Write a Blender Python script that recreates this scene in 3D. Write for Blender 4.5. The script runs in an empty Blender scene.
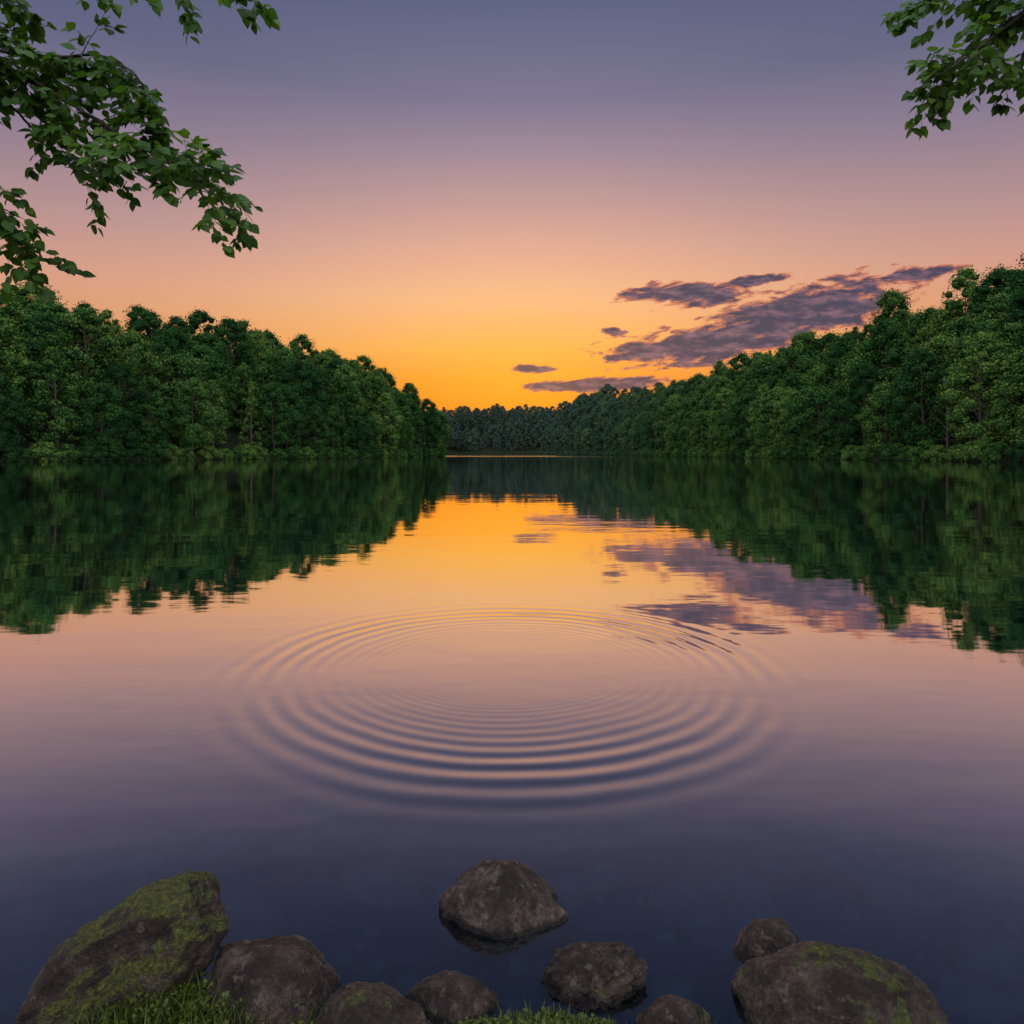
import bpy, math, random
import numpy as np
from mathutils import Vector, noise, Matrix, Euler

scene = bpy.context.scene
rad = math.radians

def s2l(c, k=1.0):
    out = []
    for v in c:
        v = v/255.0
        out.append(k*(v/12.92 if v <= 0.04045 else ((v+0.055)/1.055)**2.4))
    return (out[0], out[1], out[2], 1.0)

# ---------------------------------------------------------------- node helpers
class NB:
    def __init__(s, nt):
        s.nt = nt; s.n = nt.nodes; s.l = nt.links
    def put(s, sock, v):
        if v is None: return
        if isinstance(v, bpy.types.NodeSocket): s.l.new(v, sock)
        else: sock.default_value = v
    def m(s, op, a, b=None, c=None, clamp=False):
        n = s.n.new('ShaderNodeMath'); n.operation = op; n.use_clamp = clamp
        s.put(n.inputs[0], a); s.put(n.inputs[1], b)
        if c is not None: s.put(n.inputs[2], c)
        return n.outputs[0]
    def ss(s, x, lo, hi, a=0.0, b=1.0, smooth=True):
        n = s.n.new('ShaderNodeMapRange')
        n.interpolation_type = 'SMOOTHSTEP' if smooth else 'LINEAR'
        s.put(n.inputs['Value'], x)
        n.inputs['From Min'].default_value = lo; n.inputs['From Max'].default_value = hi
        n.inputs['To Min'].default_value = a; n.inputs['To Max'].default_value = b
        return n.outputs['Result']
    def mix(s, f, a, b, typ='MIX'):
        n = s.n.new('ShaderNodeMix'); n.data_type = 'RGBA'; n.blend_type = typ
        s.put(n.inputs[0], f); s.put(n.inputs[6], a); s.put(n.inputs[7], b)
        return n.outputs[2]
    def comb(s, x, y, z):
        n = s.n.new('ShaderNodeCombineXYZ')
        s.put(n.inputs[0], x); s.put(n.inputs[1], y); s.put(n.inputs[2], z)
        return n.outputs[0]
    def sep(s, v):
        n = s.n.new('ShaderNodeSeparateXYZ'); s.l.new(v, n.inputs[0]); return n.outputs
    def noise(s, vec, scale, detail=4, rough=0.5, dist=0.0):
        n = s.n.new('ShaderNodeTexNoise')
        if vec is not None: s.l.new(vec, n.inputs['Vector'])
        n.inputs['Scale'].default_value = scale; n.inputs['Detail'].default_value = detail
        n.inputs['Roughness'].default_value = rough; n.inputs['Distortion'].default_value = dist
        return n.outputs['Fac']
    def ramp(s, f, stops, interp='LINEAR'):
        n = s.n.new('ShaderNodeValToRGB'); s.l.new(f, n.inputs[0])
        cr = n.color_ramp; cr.interpolation = interp
        cr.elements[0].position = stops[0][0]; cr.elements[0].color = stops[0][1]
        cr.elements[1].position = stops[-1][0]; cr.elements[1].color = stops[-1][1]
        for p, c in stops[1:-1]:
            e = cr.elements.new(p); e.color = c
        return n.outputs['Color']
    def bump(s, h, dist=1.0, strength=1.0, normal=None):
        n = s.n.new('ShaderNodeBump'); s.l.new(h, n.inputs['Height'])
        n.inputs['Distance'].default_value = dist; n.inputs['Strength'].default_value = strength
        if normal is not None: s.l.new(normal, n.inputs['Normal'])
        return n.outputs['Normal']

def new_mat(name):
    m = bpy.data.materials.new(name); m.use_nodes = True
    m.node_tree.nodes.clear()
    b = NB(m.node_tree)
    o = b.n.new('ShaderNodeOutputMaterial')
    return m, b, o

# ---------------------------------------------------------------- sky
SUN_EL = rad(1.6); SUN_AZ = rad(0.8)
world = bpy.data.worlds.new("World"); scene.world = world
world.use_nodes = True
wt = world.node_tree; wt.nodes.clear(); b = NB(wt)
tc = b.n.new('ShaderNodeTexCoord')
dx, dy, dz = b.sep(tc.outputs['Generated'])[:3]
elev = b.m('MULTIPLY', b.m('ARCSINE', dz), 1/(math.pi/2), clamp=True)
az = b.m('ARCTAN2', dx, dy)
azd = b.m('ABSOLUTE', b.m('SUBTRACT', az, SUN_AZ))
g1 = b.m('DIVIDE', azd, rad(26))
gC = b.m('EXPONENT', b.m('MULTIPLY', b.m('MULTIPLY', g1, g1), -1.0))
def stops(lst): return [(e[0]/90.0, s2l(e[1], e[2] if len(e) > 2 else 1.0)) for e in lst]
ZEN = (158,164,184)  # overhead sky out of view, over-bright in the ramps as added fill light
center = b.ramp(elev, stops([(0,(242,96,2)),(4.2,(255,128,8)),(6,(255,148,26)),(8.6,(255,180,82)),
    (12.6,(250,188,132)),(16.5,(228,172,146)),(20.3,(194,154,150)),(24,(158,136,150)),(27.3,(126,118,144)),
    (33.6,(92,98,130)),(43,(68,82,113)),(60,ZEN,3.0),(90,ZEN,4.2)]))
side = b.ramp(elev, stops([(0,(180,92,46)),(5,(212,122,68)),(10.8,(212,150,120)),(13.3,(200,147,136)),
    (16.5,(172,139,143)),(22.5,(124,115,141)),(28,(89,94,125)),(43,(58,74,105)),(60,ZEN,3.0),(90,ZEN,4.2)]))
back = b.ramp(elev, stops([(0,(200,188,184),1.9),(15,(214,202,196),2.6),(45,(186,188,204),3.0),(90,ZEN,4.2)]))  # unseen sky behind the camera, raised as added fill for trees and rocks
fb = b.ss(azd, rad(70), rad(125))
skyc = b.mix(gC, side, center)
# afterglow just above the point where the sun went down
g2 = b.m('DIVIDE', azd, rad(11)); g3 = b.m('DIVIDE', b.m('SUBTRACT', b.m('MULTIPLY', elev, 90.0), 6.0), 4.0)
glow = b.m('EXPONENT', b.m('MULTIPLY', b.m('ADD', b.m('MULTIPLY', g2, g2), b.m('MULTIPLY', g3, g3)), -1.0))
skyc = b.mix(b.m('MULTIPLY', glow, 0.45), skyc, s2l((255,182,50), 1.05))
skyc = b.mix(fb, skyc, back)
# clouds, laid out on a plane tangent to the sky in the west (+Y)
dys = b.m('MAXIMUM', dy, 0.05)
u = b.m('DIVIDE', dx, dys); v = b.m('DIVIDE', dz, dys)
blobs = [(.43,.205,.17,.044,.22),(.285,.158,.15,.030,.08),(.265,.233,.10,.020,.0),(.125,.101,.12,.011,.06),
         (.034,.123,.03,.006,.0),(.36,.252,.045,.009,.1),(.59,.262,.07,.009,.15),(.16,.14,.03,.006,0),(.15,.178,.02,.006,0)]
env = None
for (cu, cv, hu, hv, sl) in blobs:
    du = b.m('SUBTRACT', u, cu)
    dv = b.m('SUBTRACT', b.m('SUBTRACT', v, cv), b.m('MULTIPLY', du, sl))
    a1 = b.m('DIVIDE', du, hu); a2 = b.m('DIVIDE', dv, hv)
    q = b.m('SQRT', b.m('ADD', b.m('MULTIPLY', a1, a1), b.m('MULTIPLY', a2, a2)))
    e = b.m('SUBTRACT', 1.0, q)
    env = e if env is None else b.m('MAXIMUM', env, e)
env = b.m('MAXIMUM', env, -1.5)
cn = b.noise(b.comb(b.m('MULTIPLY', u, 19), b.m('MULTIPLY', b.m('SUBTRACT', v, b.m('MULTIPLY', u, 0.15)), 62), 0.0), 1.0, 6, 0.66, 0.4)
raw = b.m('ADD', b.m('MULTIPLY', b.m('SUBTRACT', cn, 0.5), 6.2), b.m('MULTIPLY', env, 2.4))
dens = b.ss(raw, -0.2, 0.4)
thick = b.ss(raw, -0.05, 0.95)
cn2 = b.noise(b.comb(b.m('MULTIPLY', u, 26), b.m('MULTIPLY', v, 95), 3.0), 1.0, 4, 0.65)
body = b.mix(b.ss(cn2, 0.42, 0.70), s2l((52,56,86)), s2l((128,96,112)))
cc = b.mix(thick, s2l((214,126,92)), body)
front = b.ss(dy, 0.2, 0.4)
skyc = b.mix(b.m('MULTIPLY', b.m('MULTIPLY', dens, 0.96), front), skyc, cc)
nish = b.n.new('ShaderNodeTexSky'); nish.sky_type = 'NISHITA'; nish.sun_disc = False
nish.sun_elevation = SUN_EL; nish.sun_rotation = SUN_AZ
bg1 = b.n.new('ShaderNodeBackground'); b.l.new(skyc, bg1.inputs[0]); bg1.inputs[1].default_value = 1.0
bg2 = b.n.new('ShaderNodeBackground'); b.l.new(nish.outputs[0], bg2.inputs[0]); bg2.inputs[1].default_value = 0.008
add = b.n.new('ShaderNodeAddShader'); b.l.new(bg1.outputs[0], add.inputs[0]); b.l.new(bg2.outputs[0], add.inputs[1])
wo = b.n.new('ShaderNodeOutputWorld'); b.l.new(add.outputs[0], wo.inputs[0])

sd = bpy.data.lights.new('sun', 'SUN'); sd.energy = 1.0; sd.angle = rad(0.6); sd.color = (1.0, 0.6, 0.32)
so = bpy.data.objects.new('sun', sd); scene.collection.objects.link(so)
sdir = Vector((math.sin(SUN_AZ)*math.cos(SUN_EL), math.cos(SUN_AZ)*math.cos(SUN_EL), math.sin(SUN_EL)))
so.rotation_euler = (-sdir).to_track_quat('-Z', 'Y').to_euler()

# ---------------------------------------------------------------- camera
cam = bpy.data.cameras.new('camera'); co = bpy.data.objects.new('camera', cam)
scene.collection.objects.link(co); scene.camera = co
co.location = (0, 0, 1.6); co.rotation_euler = (rad(90), 0, 0)
cam.lens = 24.0; cam.sensor_width = 36; cam.shift_y = -59/1024
cam.clip_start = 0.05; cam.clip_end = 6000

# ---------------------------------------------------------------- materials
def leaf_material(name, dark, mid, light, far=False, trans=0.3):
    m, b, o = new_mat(name)
    at = b.n.new('ShaderNodeAttribute'); at.attribute_name = 'tint'
    oi = b.n.new('ShaderNodeObjectInfo')
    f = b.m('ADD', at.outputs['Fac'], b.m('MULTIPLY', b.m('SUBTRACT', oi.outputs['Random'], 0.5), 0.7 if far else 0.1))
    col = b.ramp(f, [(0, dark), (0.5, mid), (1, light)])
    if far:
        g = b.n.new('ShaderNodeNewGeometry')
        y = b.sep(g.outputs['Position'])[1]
        col = b.mix(b.ss(y, 250, 680, 0, 0.88), col, (0.044, 0.076, 0.062, 1))  # distance haze painted into the foliage colour, stronger further away
        d = b.n.new('ShaderNodeBsdfDiffuse'); b.l.new(col, d.inputs['Color'])
    else:
        d = b.n.new('ShaderNodeBsdfPrincipled'); b.l.new(col, d.inputs['Base Color'])
        d.inputs['Roughness'].default_value = 0.5
        d.inputs['Specular IOR Level'].default_value = 0.25
    if trans > 0:
        t = b.n.new('ShaderNodeBsdfTranslucent')
        b.l.new(b.mix(1.0, col, (1.5, 1.45, 0.5, 1), 'MULTIPLY'), t.inputs['Color'])
        mx = b.n.new('ShaderNodeMixShader'); mx.inputs[0].default_value = trans
        b.l.new(d.outputs[0], mx.inputs[1]); b.l.new(t.outputs[0], mx.inputs[2])
        b.l.new(mx.outputs[0], o.inputs[0])
    else: b.l.new(d.outputs[0], o.inputs[0])
    return m

def bark_material(name, c1, c2):
    m, b, o = new_mat(name)
    tc = b.n.new('ShaderNodeTexCoord')
    mp = b.n.new('ShaderNodeMapping'); mp.inputs['Scale'].default_value = (8, 8, 1.5)
    b.l.new(tc.outputs['Object'], mp.inputs[0])
    n = b.noise(mp.outputs[0], 3.0, 6, 0.65)
    d = b.n.new('ShaderNodeBsdfPrincipled'); b.l.new(b.mix(n, c1, c2), d.inputs['Base Color'])
    d.inputs['Roughness'].default_value = 0.9
    b.l.new(b.bump(n, 0.02), d.inputs['Normal'])
    b.l.new(d.outputs[0], o.inputs[0])
    return m

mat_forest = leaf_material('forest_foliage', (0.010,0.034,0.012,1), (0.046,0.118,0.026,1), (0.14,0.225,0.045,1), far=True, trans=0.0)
mat_leaf = leaf_material('near_leaf', (0.026,0.07,0.012,1), (0.06,0.15,0.022,1), (0.13,0.25,0.035,1), trans=0.4)
mat_bark = bark_material('bark', (0.025,0.02,0.015,1), (0.09,0.075,0.06,1))

# ---------------------------------------------------------------- terrain
def lerp_tab(tab, y):
    if y <= tab[0][0]: return tab[0][1]
    for (a, va), (c, vc) in zip(tab, tab[1:]):
        if y <= c: 
            t = (y-a)/(c-a); return va+(vc-va)*t
    return tab[-1][1]
LEFT = [(-40,-60),(2,-45),(20,-60),(60,-92),(90,-97),(121,-91),(160,-72),(210,-50),(255,-34),(285,-30),(300,-36),(330,-70),(420,-90),(560,-70),(700,-60)]
RIGHT = [(-40,60),(2,45),(20,60),(60,84),(90,90),(115,88),(150,84),(200,80),(260,76),(330,73),(420,66),(500,48),(580,26),(660,40),(700,60)]
FAR = 650.0
def near_shore(x):
    base = 1.80 + 0.20*math.exp(-((x+0.88)/0.30)**2) + 0.12*math.exp(-((x-0.05)/0.3)**2)
    base += 0.05*noise.noise(Vector((x*2.1, 3.3, 0)))
    ax = abs(x)
    if ax > 2.4: base += min((ax-2.4)*0.35, 3.0)
    return base
def lake_d(x, y):
    wob = 3.0*noise.noise(Vector((x*0.03, y*0.03, 1.0))) if y > 20 else 0
    return min(x-lerp_tab(LEFT, y)+wob, lerp_tab(RIGHT, y)-x+wob, y-near_shore(x), FAR-y+wob*4)
def ground_z(x, y):
    d = lake_d(x, y)
    if d > 0:
        if y < 30:
            z = -min(0.24*d, 0.5+0.1*d)
            z = max(z, -3)
        else: z = -min(0.4*d, 3)
        if y < 6: z += 0.015*noise.noise(Vector((x*6, y*6, 0)))
        return z
    d = -d
    if y < 15 and abs(x) < 50:
        z = min(0.22*d, 0.6+0.05*d)
        z += 0.02*noise.noise(Vector((x*5, y*5, 0)))*min(1, d*8)
        return min(z, 4)
    h = (22 if x < 0 else 25)+max(0, min(1, (y-420)/200))*10
    z = h*(1-math.exp(-d*0.030)) + 2.5*noise.noise(Vector((x*0.02, y*0.02, 5)))*min(1, d/20)
    return max(z, 0.02*min(d, 1)) + 0.12*min(1, d)
def axis(fine_lo, fine_hi, step, lo, hi, g=1.09):
    pts = list(np.arange(fine_lo, fine_hi, step)); 
    s = step; p = pts[-1]
    while p < hi: s *= g; p += min(s, 30); pts.append(p)
    s = step; p = fine_lo; left = []
    while p > lo: s *= g; p -= min(s, 30); left.append(p)
    return left[::-1]+pts
xs = axis(-1.8, 1.8, 0.04, -1300, 1300); ys = axis(1.4, 2.6, 0.03, -150, 1900)
verts = [(x, y, ground_z(x, y)) for y in ys for x in xs]
nx = len(xs)
faces = [(j*nx+i, j*nx+i+1, (j+1)*nx+i+1, (j+1)*nx+i) for j in range(len(ys)-1) for i in range(nx-1)]
me = bpy.data.meshes.new('ground'); me.from_pydata(verts, [], faces); me.shade_smooth()
ground = bpy.data.objects.new('ground', me); scene.collection.objects.link(ground)
m, b, o = new_mat('ground_soil')
g = b.n.new('ShaderNodeNewGeometry'); pos = g.outputs['Position']; z = b.sep(pos)[2]
n1 = b.noise(pos, 9, 8, 0.65); n2 = b.noise(pos, 1.2, 4)
bed = b.mix(n1, (0.006,0.012,0.016,1), (0.034,0.048,0.052,1))
land = b.mix(n1, (0.006,0.009,0.004,1), (0.02,0.03,0.010,1))
land = b.mix(b.ss(n2, 0.5, 0.7, 0, .7), land, (0.014,0.011,0.008,1))
col = b.mix(b.ss(z, -0.01, 0.03), bed, land)
d = b.n.new('ShaderNodeBsdfPrincipled'); b.l.new(col, d.inputs['Base Color']); d.inputs['Roughness'].default_value = 1.0
d.inputs['Specular IOR Level'].default_value = 0.1
b.l.new(b.bump(n1, 0.03), d.inputs['Normal']); b.l.new(d.outputs[0], o.inputs[0])
me.materials.append(m)

# ---------------------------------------------------------------- water
me = bpy.data.meshes.new('lake_water')
me.from_pydata([(-140,-60,0),(140,-60,0),(140,720,0),(-140,720,0)], [], [(0,1,2,3)])
water = bpy.data.objects.new('lake_water', me); scene.collection.objects.link(water)
m, b, o = new_mat('water')
g = b.n.new('ShaderNodeNewGeometry'); pos = g.outputs['Position']
px, py, pz = b.sep(pos)[:3]
RX, RY = -0.03, 5.12
rx = b.m('SUBTRACT', px, RX); ry = b.m('SUBTRACT', py, RY)
r = b.m('SQRT', b.m('ADD', b.m('MULTIPLY', rx, rx), b.m('MULTIPLY', ry, ry)))
r = b.m('ADD', r, b.m('MULTIPLY', b.m('SUBTRACT', b.noise(pos, 0.7, 2), 0.5), 0.14))
kb, ka = 0.125, -0.048
lam = b.m('ADD', b.m('MULTIPLY', b.m('MAXIMUM', r, 0.6), kb), ka)
ph = b.m('MULTIPLY', b.m('LOGARITHM', lam, math.e), 2*math.pi/kb)
e1 = b.m('DIVIDE', b.m('SUBTRACT', r, 1.70), 0.34); e1 = b.m('EXPONENT', b.m('MULTIPLY', b.m('MULTIPLY', e1, e1), -1))
e2 = b.m('DIVIDE', b.m('SUBTRACT', r, 1.15), 0.50); e2 = b.m('EXPONENT', b.m('MULTIPLY', b.m('MULTIPLY', e2, e2), -1))
envl = b.m('ADD', b.m('MULTIPLY', e1, 0.050), b.m('MULTIPLY', e2, 0.010))
ang = b.noise(pos, 0.45, 1)
envl = b.m('MULTIPLY', envl, b.ss(ang, 0.3, 0.65, 0.6, 1.15))
amp = b.m('MULTIPLY', b.m('MULTIPLY', envl, lam), 1/(2*math.pi))
ring = b.m('MULTIPLY', b.m('COSINE', ph), amp)
mp = b.n.new('ShaderNodeMapping'); mp.inputs['Scale'].default_value = (0.6, 1.3, 1); b.l.new(pos, mp.inputs[0])
w1 = b.m('MULTIPLY', b.noise(mp.outputs[0], 1.1, 3, 0.5), 0.0034)
w2 = b.m('MULTIPLY', b.noise(mp.outputs[0], 0.22, 2, 0.5), 0.010)
h = b.m('ADD', ring, b.m('ADD', w1, w2))
# a breeze-ruffled strip on the far water
wob = b.m('MULTIPLY', b.m('SUBTRACT', b.noise(pos, 0.02, 3), 0.5), 20)
yy = b.m('ADD', py, wob)
ruf = b.m('MULTIPLY', b.ss(yy, 270, 285), b.ss(yy, 560, 600, 1, 0))
nrm = b.bump(h)
fw = b.n.new('ShaderNodeLayerWeight'); fw.inputs['Blend'].default_value = 0.5; b.l.new(nrm, fw.inputs['Normal'])
def gr(x): return (x, x, x, 1)
fac = b.ramp(fw.outputs['Facing'], [(0, gr(.04)), (.36, gr(.10)), (.5, gr(.25)), (.62, gr(.50)), (.7, gr(.68)), (.8, gr(.84)), (1, gr(.99))])
gl = b.n.new('ShaderNodeBsdfGlossy'); gl.distribution = 'BECKMANN'; gl.inputs['Color'].default_value = (0.98,0.98,0.98,1)
b.l.new(nrm, gl.inputs['Normal'])
b.l.new(b.m('ADD', 0.04, b.m('MULTIPLY', ruf, 0.19)), gl.inputs['Roughness'])
tr = b.n.new('ShaderNodeBsdfTransparent'); tr.inputs['Color'].default_value = (0.28,0.44,0.60,1)
mx = b.n.new('ShaderNodeMixShader'); b.l.new(fac, mx.inputs[0])
b.l.new(tr.outputs[0], mx.inputs[1]); b.l.new(gl.outputs[0], mx.inputs[2]); b.l.new(mx.outputs[0], o.inputs[0])
me.materials.append(m)

# ---------------------------------------------------------------- mesh building helpers
def tube(V, F, pts, radii, seg=7):
    base = len(V)
    n = len(pts)
    prev = None
    for i, p in enumerate(pts):
        p = Vector(p)
        t = (Vector(pts[min(i+1, n-1)])-Vector(pts[max(i-1, 0)])).normalized()
        a = t.orthogonal().normalized() if prev is None else (prev-t*prev.dot(t)).normalized()
        prev = a; c = t.cross(a)
        for k in range(seg):
            th = 2*math.pi*k/seg
            V.append(tuple(p+(a*math.cos(th)+c*math.sin(th))*radii[i]))
    for i in range(n-1):
        for k in range(seg):
            F.append((base+i*seg+k, base+i*seg+(k+1) % seg, base+(i+1)*seg+(k+1) % seg, base+(i+1)*seg+k))

import bmesh
bm = bmesh.new(); bmesh.ops.create_icosphere(bm, subdivisions=1, radius=1.0)
ICO_V = np.array([v.co[:] for v in bm.verts]); ICO_F = [tuple(v.index for v in f.verts) for f in bm.faces]; bm.free()

def make_tree_mesh(name, seed, H, W, base=0.18, nlobes=30, cards=230, csize=0.36, conifer=False, peak=0.42):
    rng = np.random.default_rng(seed); R = random.Random(seed)
    V, F = [], []
    tr_pts = [(0,0,-1.0)]
    for i in range(1, 8):
        t = i/7; tr_pts.append((R.uniform(-.25,.25)*t*H*0.05, R.uniform(-.25,.25)*t*H*0.05, t*H*0.88))
    tube(V, F, tr_pts, [H*0.012*(1-0.88*i/7)+0.03 for i in range(8)], 7)
    centres = []
    for i in range(nlobes):
        t = (i+R.random())/nlobes
        if conifer: prof = max(0.05, (1-t))**0.8
        else:
            tt = (t-peak)/((1-peak) if t > peak else peak*1.35)
            prof = max(0.03, 1-abs(tt)**1.9)**0.58
            prof *= 1+0.14*math.sin(i*2.39996*1.0+seed)*math.sin(t*9+seed)
        rr = W/2*prof
        s = W*R.choice((0.10,0.12,0.145,0.175))*(0.72+0.28*prof)*(0.75 if conifer else 1)
        zz = H*(base+(1-base)*t)
        a = i*2.39996+R.uniform(-.7,.7)
        d = max(0, rr-s*0.6)*R.uniform(0.6, 1.08)
        c = (math.cos(a)*d, math.sin(a)*d, min(zz+R.uniform(-.4,.4), H-s*0.5))
        centres.append((c, s))
        if i % 2 == 0 and d > 0.8:
            z0 = max(H*0.12, c[2]-d*0.8)
            tube(V, F, [(0,0,z0), (c[0]*.5, c[1]*.5, (z0+c[2])*.5+0.1*d), c], [0.10,0.065,0.02], 5)
    nbark = len(F); off0 = len(V)
    tv = [np.array(V)]; tint = [np.zeros(off0)+.5]; off = off0
    for (c, s) in centres:
        sh = 1+0.25*np.sin(ICO_V[:,0]*4+c[0]*3)*np.sin(ICO_V[:,1]*4+c[1])+0.1*rng.normal(size=len(ICO_V))
        tv.append(np.array(c)+ICO_V*(s*0.66*sh)[:,None]); tint.append(np.zeros(len(ICO_V))-0.1)  # filler cores; the crown's inner shade is put into their dark tint
        F += [(a+off, b_+off, c_+off) for a, b_, c_ in ICO_F]; off += len(ICO_V)
    P, N, T, S = [], [], [], []
    for (c, s) in centres:
        k = int(cards*(s/(W*0.145))**2)
        d = rng.normal(size=(k, 3)); d[:, 2] += 0.3; d /= np.linalg.norm(d, axis=1)[:, None]
        ph_ = rng.uniform(0, 6, 3)
        lump = 1+0.30*np.sin(d[:,0]*4.5+ph_[0])*np.sin(d[:,1]*4.5+ph_[1])+0.18*np.sin(d[:,2]*6+ph_[2])
        rr = s*lump*(1.08-0.48*rng.random(k)**1.3)
        stray = rng.random(k) < 0.07; rr[stray] *= 1.2
        p = np.array(c)+d*rr[:, None]*np.array([1.05,1.05,0.85])
        nn = d+0.42*rng.normal(size=(k, 3)); nn /= np.linalg.norm(nn, axis=1)[:, None]
        P.append(p); N.append(nn)
        T.append(np.clip(R.uniform(0.30,0.58)+0.08*rng.normal(size=k)+0.14*d[:,2], 0, 1))  # clump tops lighter, undersides darker: light and shade put into the tint
        S.append(csize*rng.uniform(0.5, 1.3, size=k))
    P = np.concatenate(P); N = np.concatenate(N); T = np.concatenate(T); S = np.concatenate(S)
    ref = rng.normal(size=P.shape); A = np.cross(N, ref); A /= np.linalg.norm(A, axis=1)[:, None]; B = np.cross(N, A)
    k = len(P); asp = rng.uniform(0.45, 0.9, size=k)
    q = np.stack([P-A*(S/2)[:,None], P-B*(S/2*asp)[:,None]+A*(S*.1)[:,None], P+A*(S/2)[:,None], P+B*(S/2*asp)[:,None]+A*(S*.1)[:,None]], axis=1).reshape(-1,3)
    allv = np.concatenate(tv+[q])
    fq = [tuple(off+4*i+j for j in range(4)) for i in range(k)]
    me = bpy.data.meshes.new(name)
    me.from_pydata(allv.tolist(), [], F+fq)
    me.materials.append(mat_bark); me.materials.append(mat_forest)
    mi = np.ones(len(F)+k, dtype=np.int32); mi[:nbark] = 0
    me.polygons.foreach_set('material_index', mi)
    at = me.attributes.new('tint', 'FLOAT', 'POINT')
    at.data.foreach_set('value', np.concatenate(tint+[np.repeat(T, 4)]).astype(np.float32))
    return me

variants = []
for i in range(9):
    variants.append(make_tree_mesh('broadleaf_tree_mesh', 100+i, 20.5+(i % 3)*1.8, 10.6+(i % 4)*1.3, base=0.02+0.035*(i % 3), peak=0.32+0.07*(i % 4), nlobes=50+4*(i % 4), cards=180, csize=0.42))
spikes = [make_tree_mesh('conifer_tree_mesh', 200+i, 22.5, 8, base=0.06, nlobes=54, cards=120, csize=0.34, conifer=True) for i in range(2)]
shrubs = [make_tree_mesh('shrub_mesh', 300+i, 5.0, 7.5, base=0.0, nlobes=22, cards=170, csize=0.32, peak=.2) for i in range(2)]

cnt = 0
def add_forest(name, positions, seed):
    global cnt
    R = random.Random(seed)
    e = bpy.data.objects.new(name, None); scene.collection.objects.link(e)
    for (x, y, kind, sc) in positions:
        if kind == 'shrub': md = R.choice(shrubs)
        else: md = R.choice(variants) if R.random() > 0.06 else R.choice(spikes)
        ob = bpy.data.objects.new('shoreline_shrub' if kind == 'shrub' else 'forest_tree', md)
        ob.location = (x, y, max(ground_z(x, y), 0)-(0.5 if kind == 'shrub' else 0.3))
        ob.rotation_euler = (R.uniform(-.05,.05), R.uniform(-.05,.05), R.uniform(0, 6.28))
        s = sc*R.uniform(0.80, 1.13)
        ob.scale = (s*R.uniform(.95,1.2), s*R.uniform(.95,1.2), s)
        ob.parent = e
        scene.collection.objects.link(ob); cnt += 1

def bank_positions(tab, sgn, y0, y1, seed, rows):
    R = random.Random(seed); out = []
    for (off, step, kind, sc) in rows:
        y = y0
        while y < y1:
            xx = lerp_tab(tab, y)
            t = Vector((lerp_tab(tab, y+4)-lerp_tab(tab, y-4), 8)).normalized()
            nrm = Vector((t.y, -t.x))*sgn
            x = xx+nrm.x*(off+R.uniform(-1.8,1.8)); yp = y+nrm.y*off+R.uniform(-1.5,1.5)
            if off < 8:      # follow the true waterline
                for _ in range(3): x += sgn*(lake_d(x, yp)+off)*0.8 if abs(lake_d(x, yp)+off) < 8 else 0
            d = lake_d(x, yp)
            if d < 0.6: out.append((x, yp, kind, sc))
            y += step*t.y*R.uniform(0.75, 1.25)
    return out
rows = [(0.3, 4.2, 'shrub', 0.70), (3.0, 8.0, 'tree', 0.80), (11, 9.0, 'tree', 0.98), (21, 9.5, 'tree', 1.06),
        (32, 10, 'tree', 1.12), (46, 10, 'tree', 1.14)]
add_forest('forest', bank_positions(LEFT, -1, 60, 300, 1, rows), 11)
add_forest('forest', bank_positions(RIGHT, 1, 60, 590, 2, [(o_, s_, k_, c_*1.10) for (o_, s_, k_, c_) in rows]), 12)
R = random.Random(5); pos = []
for off, step in ((2,7),(11,8),(22,9),(36,9),(52,9),(70,8),(90,8)):
    x = -150
    while x < 130:
        yy = FAR+off+R.uniform(-3,3)+12*noise.noise(Vector((x*0.02,0,0)))
        if lake_d(x, yy) < 0: pos.append((x, yy, 'tree', 0.95))
        x += step*R.uniform(.8,1.2)
pos += bank_positions(LEFT, -1, 330, 650, 7, [(3,9,'tree',.9),(12,10,'tree',1),(24,11,'tree',1)])
add_forest('forest', pos, 13)
print('forest instances', cnt)

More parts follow.
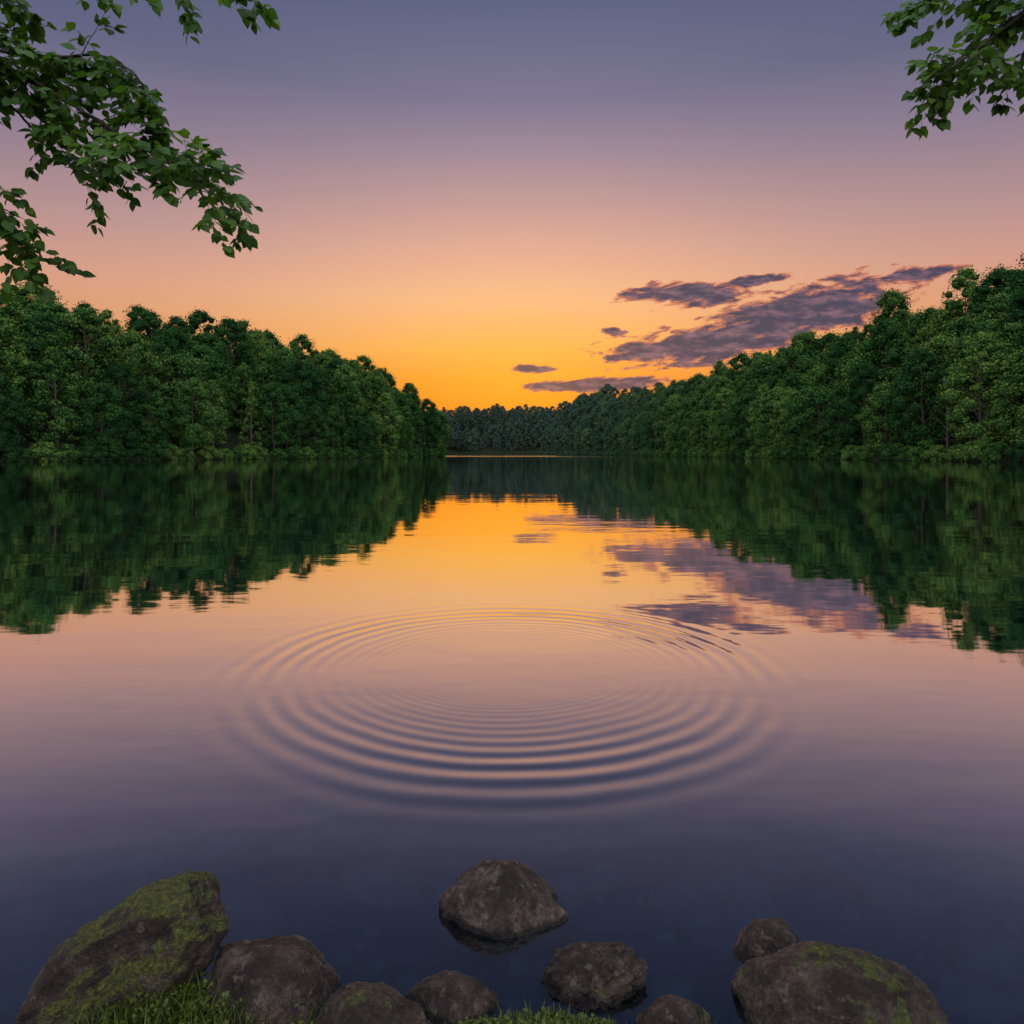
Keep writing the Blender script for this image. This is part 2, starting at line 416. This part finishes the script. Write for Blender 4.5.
# ---------------------------------------------------------------- overhanging trees (near)
def near_tree(name, trunk_pts, trunk_r, limbs, seed):
    """limbs: list of (points, r0, r1, twig_len, spacing)"""
    R = random.Random(seed); V, F = [], []; LV, LF, LT = [], [], []
    tube(V, F, trunk_pts, trunk_r, 14)
    def leaf(p, d, size, tint):
        d = d.normalized()
        up = Vector((R.uniform(-.9,.9), R.uniform(-1.6,.4), 1.0)); s = d.cross(up).normalized(); n = s.cross(d).normalized()
        L = size; w = size*R.uniform(.34,.42); b0 = len(LV); fold = size*R.uniform(.03,.10); curl = -size*R.uniform(0,.2)
        prof = [(0,0.0),(.14,.66),(.36,1.0),(.62,.78),(.84,.32),(1.0,0.0)]
        mids = [p+d*(L*t)+n*(curl*t*t) for t, _ in prof]
        ids = []
        for (t, ww), mpt in zip(prof, mids):
            if ww == 0: LV.append(tuple(mpt)); ids.append((len(LV)-1,)*3)
            else:
                LV.append(tuple(mpt+s*w*ww+n*fold*ww)); LV.append(tuple(mpt)); LV.append(tuple(mpt-s*w*ww+n*fold*ww))
                ids.append((len(LV)-3, len(LV)-2, len(LV)-1))
        for a, c in zip(ids, ids[1:]):
            for k in (0, 1):
                f = []
                for q in (a[k], a[k+1], c[k+1], c[k]):
                    if q not in f: f.append(q)
                LF.append(tuple(f))
        LT.extend([tint]*(len(LV)-b0))
    def twig(p, d, length, r, depth=0):
        pts = [p]; q = p.copy(); dd = d.normalized(); n = max(3, int(length/0.030))
        tint = R.uniform(.2,.8)
        for i in range(n):
            dd = (dd+Vector((R.uniform(-.15,.15), R.uniform(-.15,.15), R.uniform(-.17,.05)))).normalized()
            q = q+dd*(length/n); pts.append(q.copy())
            sd = 1 if i % 2 == 0 else -1
            side = dd.cross(Vector((0,0,1))).normalized()*sd
            ld = (dd*R.uniform(.3,.9)+side*R.uniform(.5,1.1)+Vector((0,0,R.uniform(-.9,.25))))
            pet = q+ld.normalized()*0.012
            leaf(pet, ld, R.uniform(.040,.066), min(1, max(0, tint+R.uniform(-.25,.25))))
            if R.random() < .5: leaf(q, ld+Vector((R.uniform(-1,1), R.uniform(-1,1), R.uniform(-1,.2))), R.uniform(.035,.058), tint)
            if depth == 0 and i > 0 and R.random() < .42:
                twig(q.copy(), dd*.6+side*-1*R.uniform(.4,.9)+Vector((0,0,R.uniform(-.4,.3))), length*R.uniform(.3,.5), r*.6, 1)
        leaf(q, dd, .06, tint)
        tube(V, F, [tuple(a) for a in pts], [max(.0008, r*(1-.7*i/(len(pts)-1))) for i in range(len(pts))], 4)
    for (pts, r0, r1, tl, dens) in limbs:
        P = [Vector(a) for a in pts]; fine = []
        for i in range(len(P)-1):
            p0 = P[max(0,i-1)]; p1 = P[i]; p2 = P[i+1]; p3 = P[min(len(P)-1,i+2)]
            for k in range(6):
                t = k/6
                fine.append(0.5*((2*p1)+(p2-p0)*t+(2*p0-5*p1+4*p2-p3)*t*t+(3*p1-p0-3*p2+p3)*t**3))
        fine.append(P[-1]); n = len(fine)
        fine = [q+Vector((R.uniform(-.006,.006), R.uniform(-.006,.006), R.uniform(-.006,.006))) for q in fine]
        tube(V, F, [tuple(q) for q in fine], [r0*(1-i/(n-1))**1.5+r1 for i in range(n)], 7)
        if tl > 0:
            tot = 0
            for i in range(n-1):
                seg = (fine[i+1]-fine[i]); tot += seg.length
                dn = seg.normalized(); side = dn.cross(Vector((0,0,1))).normalized()
                while tot > dens:
                    tot -= dens
                    sg = R.choice((-1,1)); 
                    d = dn*R.uniform(.3,1.0)+side*sg*R.uniform(.2,1.0)+Vector((0,0,R.uniform(-.8,.8)))
                    twig(fine[i]+seg*R.random(), d, tl*R.uniform(.6,1.2), .0024)
            twig(fine[-1].copy(), (fine[-1]-fine[-2]), tl*.7, .0022)
    e = bpy.data.objects.new(name, None); scene.collection.objects.link(e)
    me = bpy.data.meshes.new('trunk_and_limbs'); me.from_pydata(V, [], F); me.shade_smooth(); me.materials.append(mat_bark)
    ob = bpy.data.objects.new('trunk_and_limbs', me); ob.parent = e; scene.collection.objects.link(ob)
    me = bpy.data.meshes.new('leaves'); me.from_pydata(LV, [], LF); me.materials.append(mat_leaf); me.shade_smooth()
    at = me.attributes.new('tint','FLOAT','POINT'); at.data.foreach_set('value', np.array(LT, dtype=np.float32))
    ob = bpy.data.objects.new('leaves', me); ob.parent = e; scene.collection.objects.link(ob)
    print(name, 'leaf faces', len(LF))

tx, ty = -3.9, 1.7
near_tree('overhanging_tree',
    [(tx,ty,-.1),(tx+.03,ty,.5),(tx+.12,ty+.05,1.5),(tx+.1,ty+.1,2.6),(tx+.2,ty+.15,4.0),(tx+.15,ty+.2,5.5),(tx+.3,ty+.2,7)],
    [.26,.19,.165,.15,.12,.08,.03],
    [([(tx+.1,ty+.1,2.7),(-3.1,2.5,3.3),(-2.6,2.85,3.42),(-2.25,3.0,3.30),(-1.985,3.05,3.17),(-1.766,3.0,3.02),(-1.556,2.95,2.87),(-1.35,3.0,2.78)], .028,.003,.24,.034),
     ([(-2.3,2.98,3.36),(-2.05,3.1,3.40),(-1.86,3.15,3.43),(-1.70,3.1,3.30),(-1.60,3.05,3.15)], .007,.0025,.20,.04),
     ([(-1.766,3.0,3.02),(-1.6,3.15,2.94),(-1.45,3.25,2.88),(-1.34,3.3,2.80)], .005,.002,.18,.04),
     ([(-2.4,2.95,3.35),(-2.3,3.1,3.2),(-2.2,3.2,3.08),(-2.08,3.2,2.98),(-1.92,3.15,2.90)], .006,.0025,.2,.04),
     ([(-2.45,2.95,3.38),(-2.35,3.1,3.40),(-2.22,3.2,3.42),(-2.1,3.2,3.45)], .006,.0025,.18,.045),
     ([(tx+.15,ty+.12,3.3),(-3.0,2.6,3.92),(-2.2,3.0,3.90),(-1.80,3.05,3.79),(-1.45,3.0,3.68),(-1.20,3.0,3.61)], .03,.003,.2,.05),
     ([(-2.7,2.8,3.92),(-2.4,3.0,3.70),(-2.25,3.05,3.66)], .008,.003,.2,.06),
     ([(tx+.1,ty+.1,2.3),(-3.2,2.4,2.80),(-2.75,2.8,2.90),(-2.38,3.0,2.78),(-2.24,3.05,2.62),(-2.16,3.05,2.46)], .03,.003,.17,.025),
     ([(tx+.2,ty+.15,4.0),(-3.2,2.6,4.7),(-2.2,3.2,5.2),(-1.4,3.5,5.3)], .06,.008,.4,.16),
     ([(tx+.15,ty+.2,4.8),(-4.6,2.6,5.3),(-5.4,3.0,5.6)], .06,.008,.4,.16),
     ([(tx+.15,ty+.2,5.2),(-4.2,1.0,5.9),(-4.6,0.2,6.3)], .05,.008,.4,.16),
     ([(tx+.15,ty+.2,5.5),(-3.2,1.4,6.2),(-2.6,1.0,6.6)], .05,.008,.4,.16)], 21)
tx, ty = 4.0, 1.6
near_tree('overhanging_tree',
    [(tx,ty,-.1),(tx-.03,ty,.5),(tx-.1,ty+.05,1.5),(tx-.05,ty+.1,2.8),(tx-.15,ty+.15,4.2),(tx-.2,ty+.2,6)],
    [.24,.18,.155,.14,.10,.03],
    [([(tx-.05,ty+.1,3.0),(3.2,2.5,3.68),(2.6,2.9,3.74),(2.34,3.0,3.60),(2.16,3.0,3.46),(2.0,3.0,3.34),(1.88,3.0,3.26)], .025,.003,.19,.028),
     ([(2.6,2.9,3.74),(2.3,3.1,3.72),(2.03,3.1,3.68),(1.84,3.1,3.60)], .010,.0025,.17,.028),
     ([(2.4,3.0,3.62),(2.34,3.1,3.44),(2.26,3.1,3.32)], .007,.0025,.17,.035),
     ([(2.5,2.95,3.66),(2.45,3.1,3.44),(2.40,3.1,3.28)], .007,.0025,.17,.035),
     ([(tx-.1,ty+.15,4.0),(3.2,2.6,4.9),(2.4,3.2,5.3)], .05,.008,.4,.16),
     ([(tx-.1,ty+.15,4.4),(4.8,2.4,5.2),(5.4,2.8,5.5)], .05,.008,.4,.16),
     ([(tx-.15,ty+.2,5.0),(3.9,.8,5.8),(4.2,.2,6.2)], .05,.008,.4,.16)], 33)

# ---------------------------------------------------------------- rocks
def rock_material(name, moss_amt):
    m, b, o = new_mat(name)
    tc = b.n.new('ShaderNodeTexCoord'); P = tc.outputs['Object']
    g = b.n.new('ShaderNodeNewGeometry'); wz = b.sep(g.outputs['Position'])[2]; nz = b.sep(g.outputs['Normal'])[2]
    n1 = b.noise(P, 9, 10, 0.72, 0.3); n2 = b.noise(P, 60, 6, 0.75); n3 = b.noise(P, 3.5, 3, 0.5)
    n4 = b.noise(P, 26, 4, 0.6)
    c = b.ramp(n1, [(0.32, (0.012,0.008,0.006,1)), (0.45, (0.052,0.035,0.024,1)), (0.56, (0.13,0.092,0.066,1)), (0.70, (0.30,0.225,0.165,1))])
    c = b.mix(b.ss(n2, 0.42, 0.60, 0.0, 0.72), c, (0.018,0.012,0.009,1))
    c = b.mix(b.m('MULTIPLY', b.ss(n4, 0.58, 0.66), 0.5), c, (0.26,0.21,0.16,1))
    wet = b.ss(b.m('ADD', wz, b.m('MULTIPLY', b.m('SUBTRACT', n1, .5), .04)), 0.010, 0.032, 1, 0)
    c = b.mix(b.m('MULTIPLY', wet, 0.8), c, (0.005,0.005,0.006,1))
    mo = b.m('ADD', b.m('MULTIPLY', nz, 0.40), b.m('ADD', b.m('MULTIPLY', n3, 1.1), b.m('MULTIPLY', n4, 0.5)))
    mf = b.m('MULTIPLY', b.ss(mo, 1.16-moss_amt, 1.27-moss_amt), b.m('SUBTRACT', 1.0, wet))
    mc = b.ramp(b.noise(P, 75, 5, .7), [(.3, (0.012,0.020,0.002,1)), (.5, (0.080,0.095,0.010,1)), (.72, (0.24,0.25,0.03,1))])
    c = b.mix(mf, c, mc)
    d = b.n.new('ShaderNodeBsdfPrincipled'); b.l.new(c, d.inputs['Base Color'])
    b.l.new(b.m('ADD', b.m('ADD', b.ss(n2, .3, .7, .30, .62), b.m('MULTIPLY', wet, -0.2)), b.m('MULTIPLY', mf, 0.4)), d.inputs['Roughness'])
    hh = b.m('ADD', b.m('MULTIPLY', n1, 0.8), b.m('ADD', b.m('MULTIPLY', n2, 0.35), b.m('MULTIPLY', b.m('MULTIPLY', mf, b.noise(P, 110, 3)), 0.5)))
    hh = b.m('ADD', hh, b.m('MULTIPLY', n4, 0.3))
    b.l.new(b.bump(hh, 0.09), d.inputs['Normal']); b.l.new(d.outputs[0], o.inputs[0])
    return m
mat_rock = rock_material('rock_stone', -0.12)
mat_rock_moss = rock_material('rock_mossy', 0.18)
mat_rock_moss2 = rock_material('rock_part_mossy', 0.02)

def rock_verts(seed, radii, rot, cuts=4, sub=6, rough=1.0, cut_lo=.70, cut_hi=.9, flat=.8):
    R = random.Random(seed); bm = bmesh.new()
    bmesh.ops.create_icosphere(bm, subdivisions=sub, radius=1.0)
    pl = []
    for i in range(cuts):
        n = Vector((R.gauss(0,1), R.gauss(0,1), R.gauss(0,.8))).normalized(); pl.append((n, R.uniform(cut_lo, cut_hi)))
    rm = Euler(rot).to_matrix(); off = Vector((seed*3.1, seed*1.7, 0))
    for v in bm.verts:
        p = v.co.copy()
        for n, dd in pl:
            k = p.dot(n)-dd
            if k > 0: p -= n*k*flat
        q = p.copy(); nn = v.co
        dsp = 0.15*noise.noise(q*1.3+off)+0.055*noise.noise(q*3.1+off)
        if sub > 3:
            rg = abs(noise.noise(q*4+off*2))
            dsp += rough*(0.025*noise.noise(q*7+off)-0.025*max(0, .10-rg)/.10+0.016*noise.noise(q*16+off)+0.010*noise.noise(q*34+off))
        p += nn*dsp
        p = Vector((p.x*radii[0], p.y*radii[1], p.z*radii[2]))
        v.co = rm @ p
    return bm
def add_rock(name, loc, radii, rot, seed, mat, **kw):
    bm = rock_verts(seed, radii, rot, **kw)
    me = bpy.data.meshes.new(name); bm.to_mesh(me); bm.free(); me.shade_smooth(); me.materials.append(mat)
    ob = bpy.data.objects.new(name, me); ob.location = loc; scene.collection.objects.link(ob)
add_rock('mossy_rock', (-1.13,2.02,.09), (.33,.20,.165), (rad(-8),rad(-33),rad(8)), 3, mat_rock_moss, flat=1.0, cuts=5, cut_lo=.62, cut_hi=.85)
add_rock('rock', (-.705,1.98,.0), (.205,.17,.165), (0,rad(14),rad(10)), 5, mat_rock)
add_rock('rock', (-.375,1.84,.015), (.165,.14,.13), (0,rad(5),0), 8, mat_rock_moss2)
add_rock('rock', (-.17,1.99,-.02), (.15,.10,.075), (0,rad(8),rad(-10)), 11, mat_rock)
add_rock('rock', (.0,2.41,-.03), (.245,.15,.155), (0,rad(20),rad(5)), 14, mat_rock, cuts=5)
add_rock('rock', (.24,2.09,-.015), (.185,.12,.095), (0,rad(-12),rad(15)), 17, mat_rock, rough=3.2, cuts=8, cut_lo=.5)
add_rock('rock', (.455,1.90,-.01), (.11,.08,.08), (0,0,0), 20, mat_rock)
add_rock('rock', (.83,2.21,-.01), (.125,.085,.078), (0,rad(-14),rad(20)), 23, mat_rock)
add_rock('mossy_rock', (.92,1.92,-.005), (.285,.21,.165), (0,rad(3),rad(-5)), 26, mat_rock_moss2, cuts=2, cut_lo=.85, cut_hi=.95)

# stones under water, one object
R = random.Random(9); BV, BF = [], []
for i in range(300):
    y = 1.95+R.random()**1.4*2.6; x = R.uniform(-1, 1)*y*0.9
    s = R.uniform(.015,.04) if R.random() < .82 else R.uniform(.07,.17)
    bm = rock_verts(1000+i, (s*R.uniform(.9,1.5), s, s*.6), (0,0,R.uniform(0,6)), sub=3, cuts=2)
    zb = ground_z(x, y)-s*.05
    zb = min(zb, -s*.75)
    base = len(BV); bm.verts.ensure_lookup_table()
    BV += [(v.co.x+x, v.co.y+y, v.co.z+zb) for v in bm.verts]
    BF += [tuple(base+v.index for v in f.verts) for f in bm.faces]; bm.free()
m, b, o = new_mat('submerged_stone')
g = b.n.new('ShaderNodeNewGeometry')
n1 = b.noise(g.outputs['Position'], 14, 5, .6)
d = b.n.new('ShaderNodeBsdfDiffuse'); b.l.new(b.mix(n1, (.012,.016,.016,1), (.085,.09,.08,1)), d.inputs[0]); b.l.new(d.outputs[0], o.inputs[0])
me = bpy.data.meshes.new('lake_bed_stones'); me.from_pydata(BV, [], BF); me.shade_smooth(); me.materials.append(m)
scene.collection.objects.link(bpy.data.objects.new('lake_bed_stones', me))

# ---------------------------------------------------------------- grass on the shore
R = random.Random(4); GV, GF, GT = [], [], []
def blade(x, y, h, w):
    z = max(ground_z(x, y), -0.01); a = R.uniform(0, 6.28); lean = R.uniform(.1,.9)*h; dxx, dyy = math.cos(a), math.sin(a)
    s = Vector((-dyy, dxx, 0)); b0 = len(GV)
    for t, ww in ((0,1),(.35,.9),(.7,.6)):
        c = Vector((x+dxx*lean*t*t, y+dyy*lean*t*t, z+h*t))
        GV.append(tuple(c+s*w*ww)); GV.append(tuple(c-s*w*ww))
    GV.append((x+dxx*lean, y+dyy*lean, z+h*.96))
    GF.extend([(b0,b0+1,b0+3,b0+2),(b0+2,b0+3,b0+5,b0+4),(b0+4,b0+5,b0+6)])
    GT.extend([R.uniform(.2,1)]*7)
def patch(cx, cy, sx, sy, n, h0, h1):
    for i in range(n):
        x = R.gauss(cx, sx); y = R.gauss(cy, sy)
        if lake_d(x, y) < 0.03: blade(x, y, R.uniform(h0, h1), R.uniform(.0010,.0026))
def broad(cx, cy, sx, sy, n, hm=.055):   # small broad-leaved weeds
    for i in range(n):
        x = R.gauss(cx, sx); y = R.gauss(cy, sy)
        if lake_d(x, y) > 0.02: continue
        z = ground_z(x, y); hgt = R.uniform(.012, hm)
        for k in range(6):
            a = R.uniform(0, 6.28); L = R.uniform(.006,.016); el = R.uniform(.1,.8)
            p = Vector((x, y, z+hgt*R.uniform(.5,1))); dv = Vector((math.cos(a)*math.cos(el), math.sin(a)*math.cos(el), math.sin(el)))
            sv = dv.cross(Vector((0,0,1))).normalized(); b0 = len(GV)
            for q in (p, p+dv*L*.5+sv*L*.35, p+dv*L, p+dv*L*.5-sv*L*.35): GV.append(tuple(q))
            GF.append((b0,b0+1,b0+2,b0+3)); GT.extend([R.uniform(.3,1)]*4)
patch(-.84, 1.90, .16, .06, 2300, .02, .085); patch(-1.05, 1.87, .10, .05, 500, .02, .10); patch(-.98,1.87,.04,.02,40,.10,.18); patch(-.84,1.88,.10,.03,60,.08,.14)
broad(-.84, 1.91, .16, .05, 900, .10); broad(.10, 1.86, .15, .05, 480, .035); broad(-.12, 1.85, .12, .04, 150, .03); broad(.8,1.8,.15,.03,150)
patch(.10, 1.86, .14, .05, 900, .012, .045); patch(-.1, 1.84, .12, .03, 400, .01, .03)
patch(.8, 1.8, .12, .03, 300, .02, .12); patch(-1.47, 1.88, .06, .05, 60, .1, .19); broad(-1.47,1.86,.06,.04,60,.12)
for i in range(6000):
    x = R.uniform(-3,3); y = 1.75-R.random()**1.5*2.5
    if lake_d(x, y) < 0: blade(x, y, R.uniform(.02,.08), R.uniform(.0015,.003))
me = bpy.data.meshes.new('grass'); me.from_pydata(GV, [], GF); me.materials.append(leaf_material('grass_blade', (.02,.035,.006,1),(.05,.08,.012,1),(.12,.15,.02,1)))
at = me.attributes.new('tint','FLOAT','POINT'); at.data.foreach_set('value', np.array(GT, dtype=np.float32))
scene.collection.objects.link(bpy.data.objects.new('grass', me))

scene.view_settings.view_transform = 'Standard'; scene.view_settings.look = 'None'; scene.view_settings.exposure = 0
